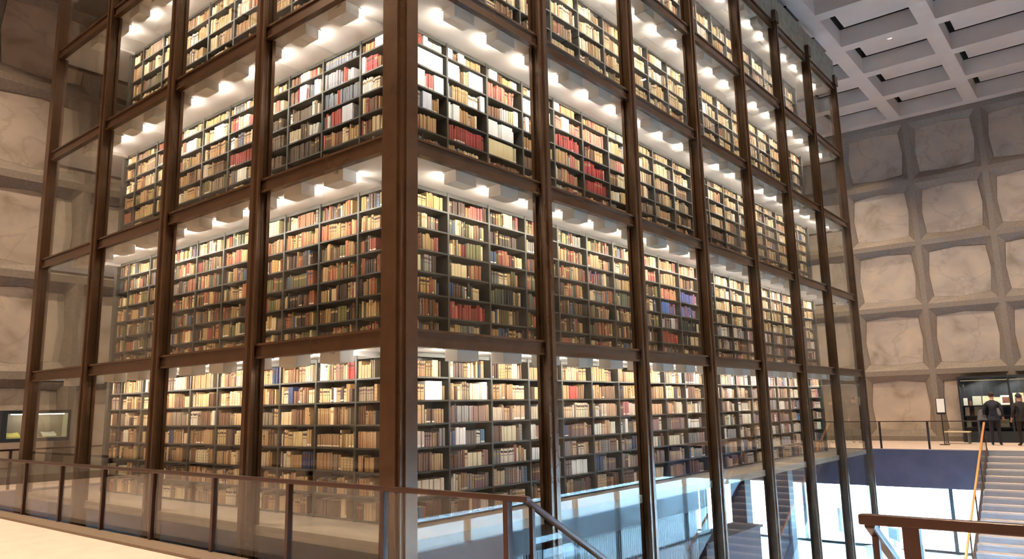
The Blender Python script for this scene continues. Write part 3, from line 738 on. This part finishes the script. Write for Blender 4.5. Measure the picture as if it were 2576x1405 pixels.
# ------------------------------------------------------------------ people
def skin_mesh(name, chains, mats_fn, matnames, sub=2):
    """chains: list of lists of (x,y,z,r); first point of a later chain may repeat an earlier one to branch there"""
    vs, rs, es, idx = [], [], [], {}
    for ch in chains:
        prev = None
        for x, y, z, r in ch:
            key = (round(x, 4), round(y, 4), round(z, 4))
            if key not in idx: idx[key] = len(vs); vs.append((x, y, z)); rs.append(r)
            i = idx[key]
            if prev is not None: es.append((prev, i))
            prev = i
    me = bpy.data.meshes.new(name); me.from_pydata(vs, es, []); ob = bpy.data.objects.new(name, me); COL.objects.link(ob)
    ob.modifiers.new('skin', 'SKIN')
    sv = me.skin_vertices[0].data
    for i, r in enumerate(rs): sv[i].radius = r if isinstance(r, tuple) else (r, r); sv[i].use_root = i == 0
    sd = ob.modifiers.new('sub', 'SUBSURF'); sd.levels = sub; sd.render_levels = sub
    dg = bpy.context.evaluated_depsgraph_get(); dg.update(); ev = ob.evaluated_get(dg); m2 = bpy.data.meshes.new_from_object(ev)
    bpy.data.objects.remove(ob); bpy.data.meshes.remove(me)
    for q in matnames: m2.materials.append(MATS[q])
    for p in m2.polygons: p.material_index = mats_fn(p.center); p.use_smooth = True
    m2.name = name; return m2
def person(label, loc, rotz, suit, arm_out, sc=1.0):
    # local: faces +x (away from the camera), y to the left
    t = thing('person', label, 'person', loc, rotz, 'visitors')
    ch = [[(0, 0, .98, (.15, .11)), (0, 0, 1.12, (.145, .105)), (.0, 0, 1.28, (.17, .12)), (-.01, 0, 1.42, (.165, .11)), (.0, 0, 1.50, (.07, .07)), (.03, 0, 1.57, (.055, .058)), (.045, 0, 1.65, (.085, .10)), (.04, 0, 1.75, (.075, .088)), (.035, 0, 1.79, (.05, .055))]]
    for s in (-1, 1):
        ch.append([(0, 0, .98, (.15, .11)), (0, s * .095, .90, .095), (.01, s * .105, .52, .068), (-.02, s * .115, .12, .048), (-.02, s * .117, .07, .045)])
        ch.append([(-.02, s * .117, .07, .045), (.08, s * .125, .045, .04), (.16, s * .13, .035, .03)])
        el = (-.05, s * .27, 1.16, .048); hd = (.10, s * .26, .96, .034) if s != arm_out else (.16, s * .30, 1.04, .034)
        ch.append([(-.01, 0, 1.42, (.165, .11)), (-.01, s * .19, 1.41, .07), el, hd])
        px, py, pz, _ = hd; palm = (px + .05, py, pz - .06, .03); ch.append([hd, palm])
        for q, (dy, ln) in enumerate(((-.026, .055), (-.009, .066), (.009, .062), (.026, .048))):
            ch.append([palm, (palm[0] + .02, palm[1] + dy, palm[2] - .035, .0095), (palm[0] + .03 + ln * .3, palm[1] + dy * 1.1, palm[2] - .035 - ln * .6, .0085), (palm[0] + .015, palm[1] + dy * 1.1, palm[2] - .035 - ln, .008)])
        ch.append([hd, (px + .055, py - s * .03, pz - .03, .012), (px + .085, py - s * .035, pz - .06, .010)])
    def fn(c):
        if c.z > 1.535: return 1
        if c.z < .085: return 2
        if c.z < 1.03 and abs(c.y) > .20 and c.x > .07: return 1
        return 0
    link('body', skin_mesh('body', ch, fn, [suit, 'skin', 'shoe']), t)
    # hair: a cap over the back and top of the head, ears and nose as small parts
    bm = bmesh.new(); bmesh.ops.create_uvsphere(bm, u_segments=18, v_segments=12, radius=1)
    for v in list(bm.verts):
        if v.co.x > .35 and v.co.z < .45 or v.co.z < -.55: bm.verts.remove(v)
    for v in bm.verts: v.co = Vector((.035 + v.co.x * .105, v.co.y * .088, 1.70 + v.co.z * .118))
    me = bpy.data.meshes.new('hair'); bm.to_mesh(me); bm.free(); me.materials.append(MATS['hair'])
    h = link('hair', me, t); sd = h.modifiers.new('solid', 'SOLIDIFY'); sd.thickness = .012
    b = MB()
    for s in (-1, 1): b.box(.02, .055, s * .083 - .008, s * .083 + .008, 1.63, 1.69)
    link('ear', b.mesh('ear', 'skin'), t)
    b = MB(); b.v = [(.115, -.014, 1.645), (.115, .014, 1.645), (.15, 0, 1.64), (.12, 0, 1.70)]; b.f = [(0, 1, 2), (0, 2, 3), (1, 3, 2), (0, 3, 1)]; b.mi = [0] * 4
    link('nose', b.mesh('nose', 'skin'), t)
    b = MB()
    for s in (-1, 1): b.box(.118, .124, s * .032 - .012, s * .032 + .012, 1.685, 1.695)
    b.box(.116, .122, -.022, .022, 1.605, 1.612); link('face_features', b.mesh('face_features', 'hair'), t)
    # jacket hem and collar
    c = MB(); c.cyl((0, 0), .20, .84, .98, 18, .18); me = c.mesh('jacket_hem', suit)
    for v in me.vertices: v.co.x *= .72
    link('jacket_hem', me, t)
    t.scale = (sc, sc, sc)
    return t
pp = person('man in a dark suit seen from behind, facing the far case', (25.75, -2.30, 0), .0, 'suit', 1, 1.02)
tb = thing('shoulder_bag', 'grey bag held at the left side of the standing man', 'bag', (25.9, -1.93, .86), .2)
b = MB(); b.v = [(-.05, -.16, 0), (.05, -.16, 0), (.05, .16, 0), (-.05, .16, 0), (-.03, -.05, .36), (.03, -.05, .36), (.03, .07, .36), (-.03, .07, .36)]
b.f = [(0, 3, 2, 1), (4, 5, 6, 7), (0, 1, 5, 4), (1, 2, 6, 5), (2, 3, 7, 6), (3, 0, 4, 7)]; b.mi = [0] * 6
bo = link('bag_body', b.mesh('bag_body', 'bag_grey'), tb); bevel(bo, .02)
link('strap', MB().bar((0, -.03, .355), (0, .01, .43), .03, .012).bar((0, .05, .355), (0, .01, .43), .03, .012).mesh('strap', 'black_plastic'), tb)
person('person in dark clothes at the right edge of the picture', (25.6, -3.12, 0), .5, 'suit_brown', -1, .98)
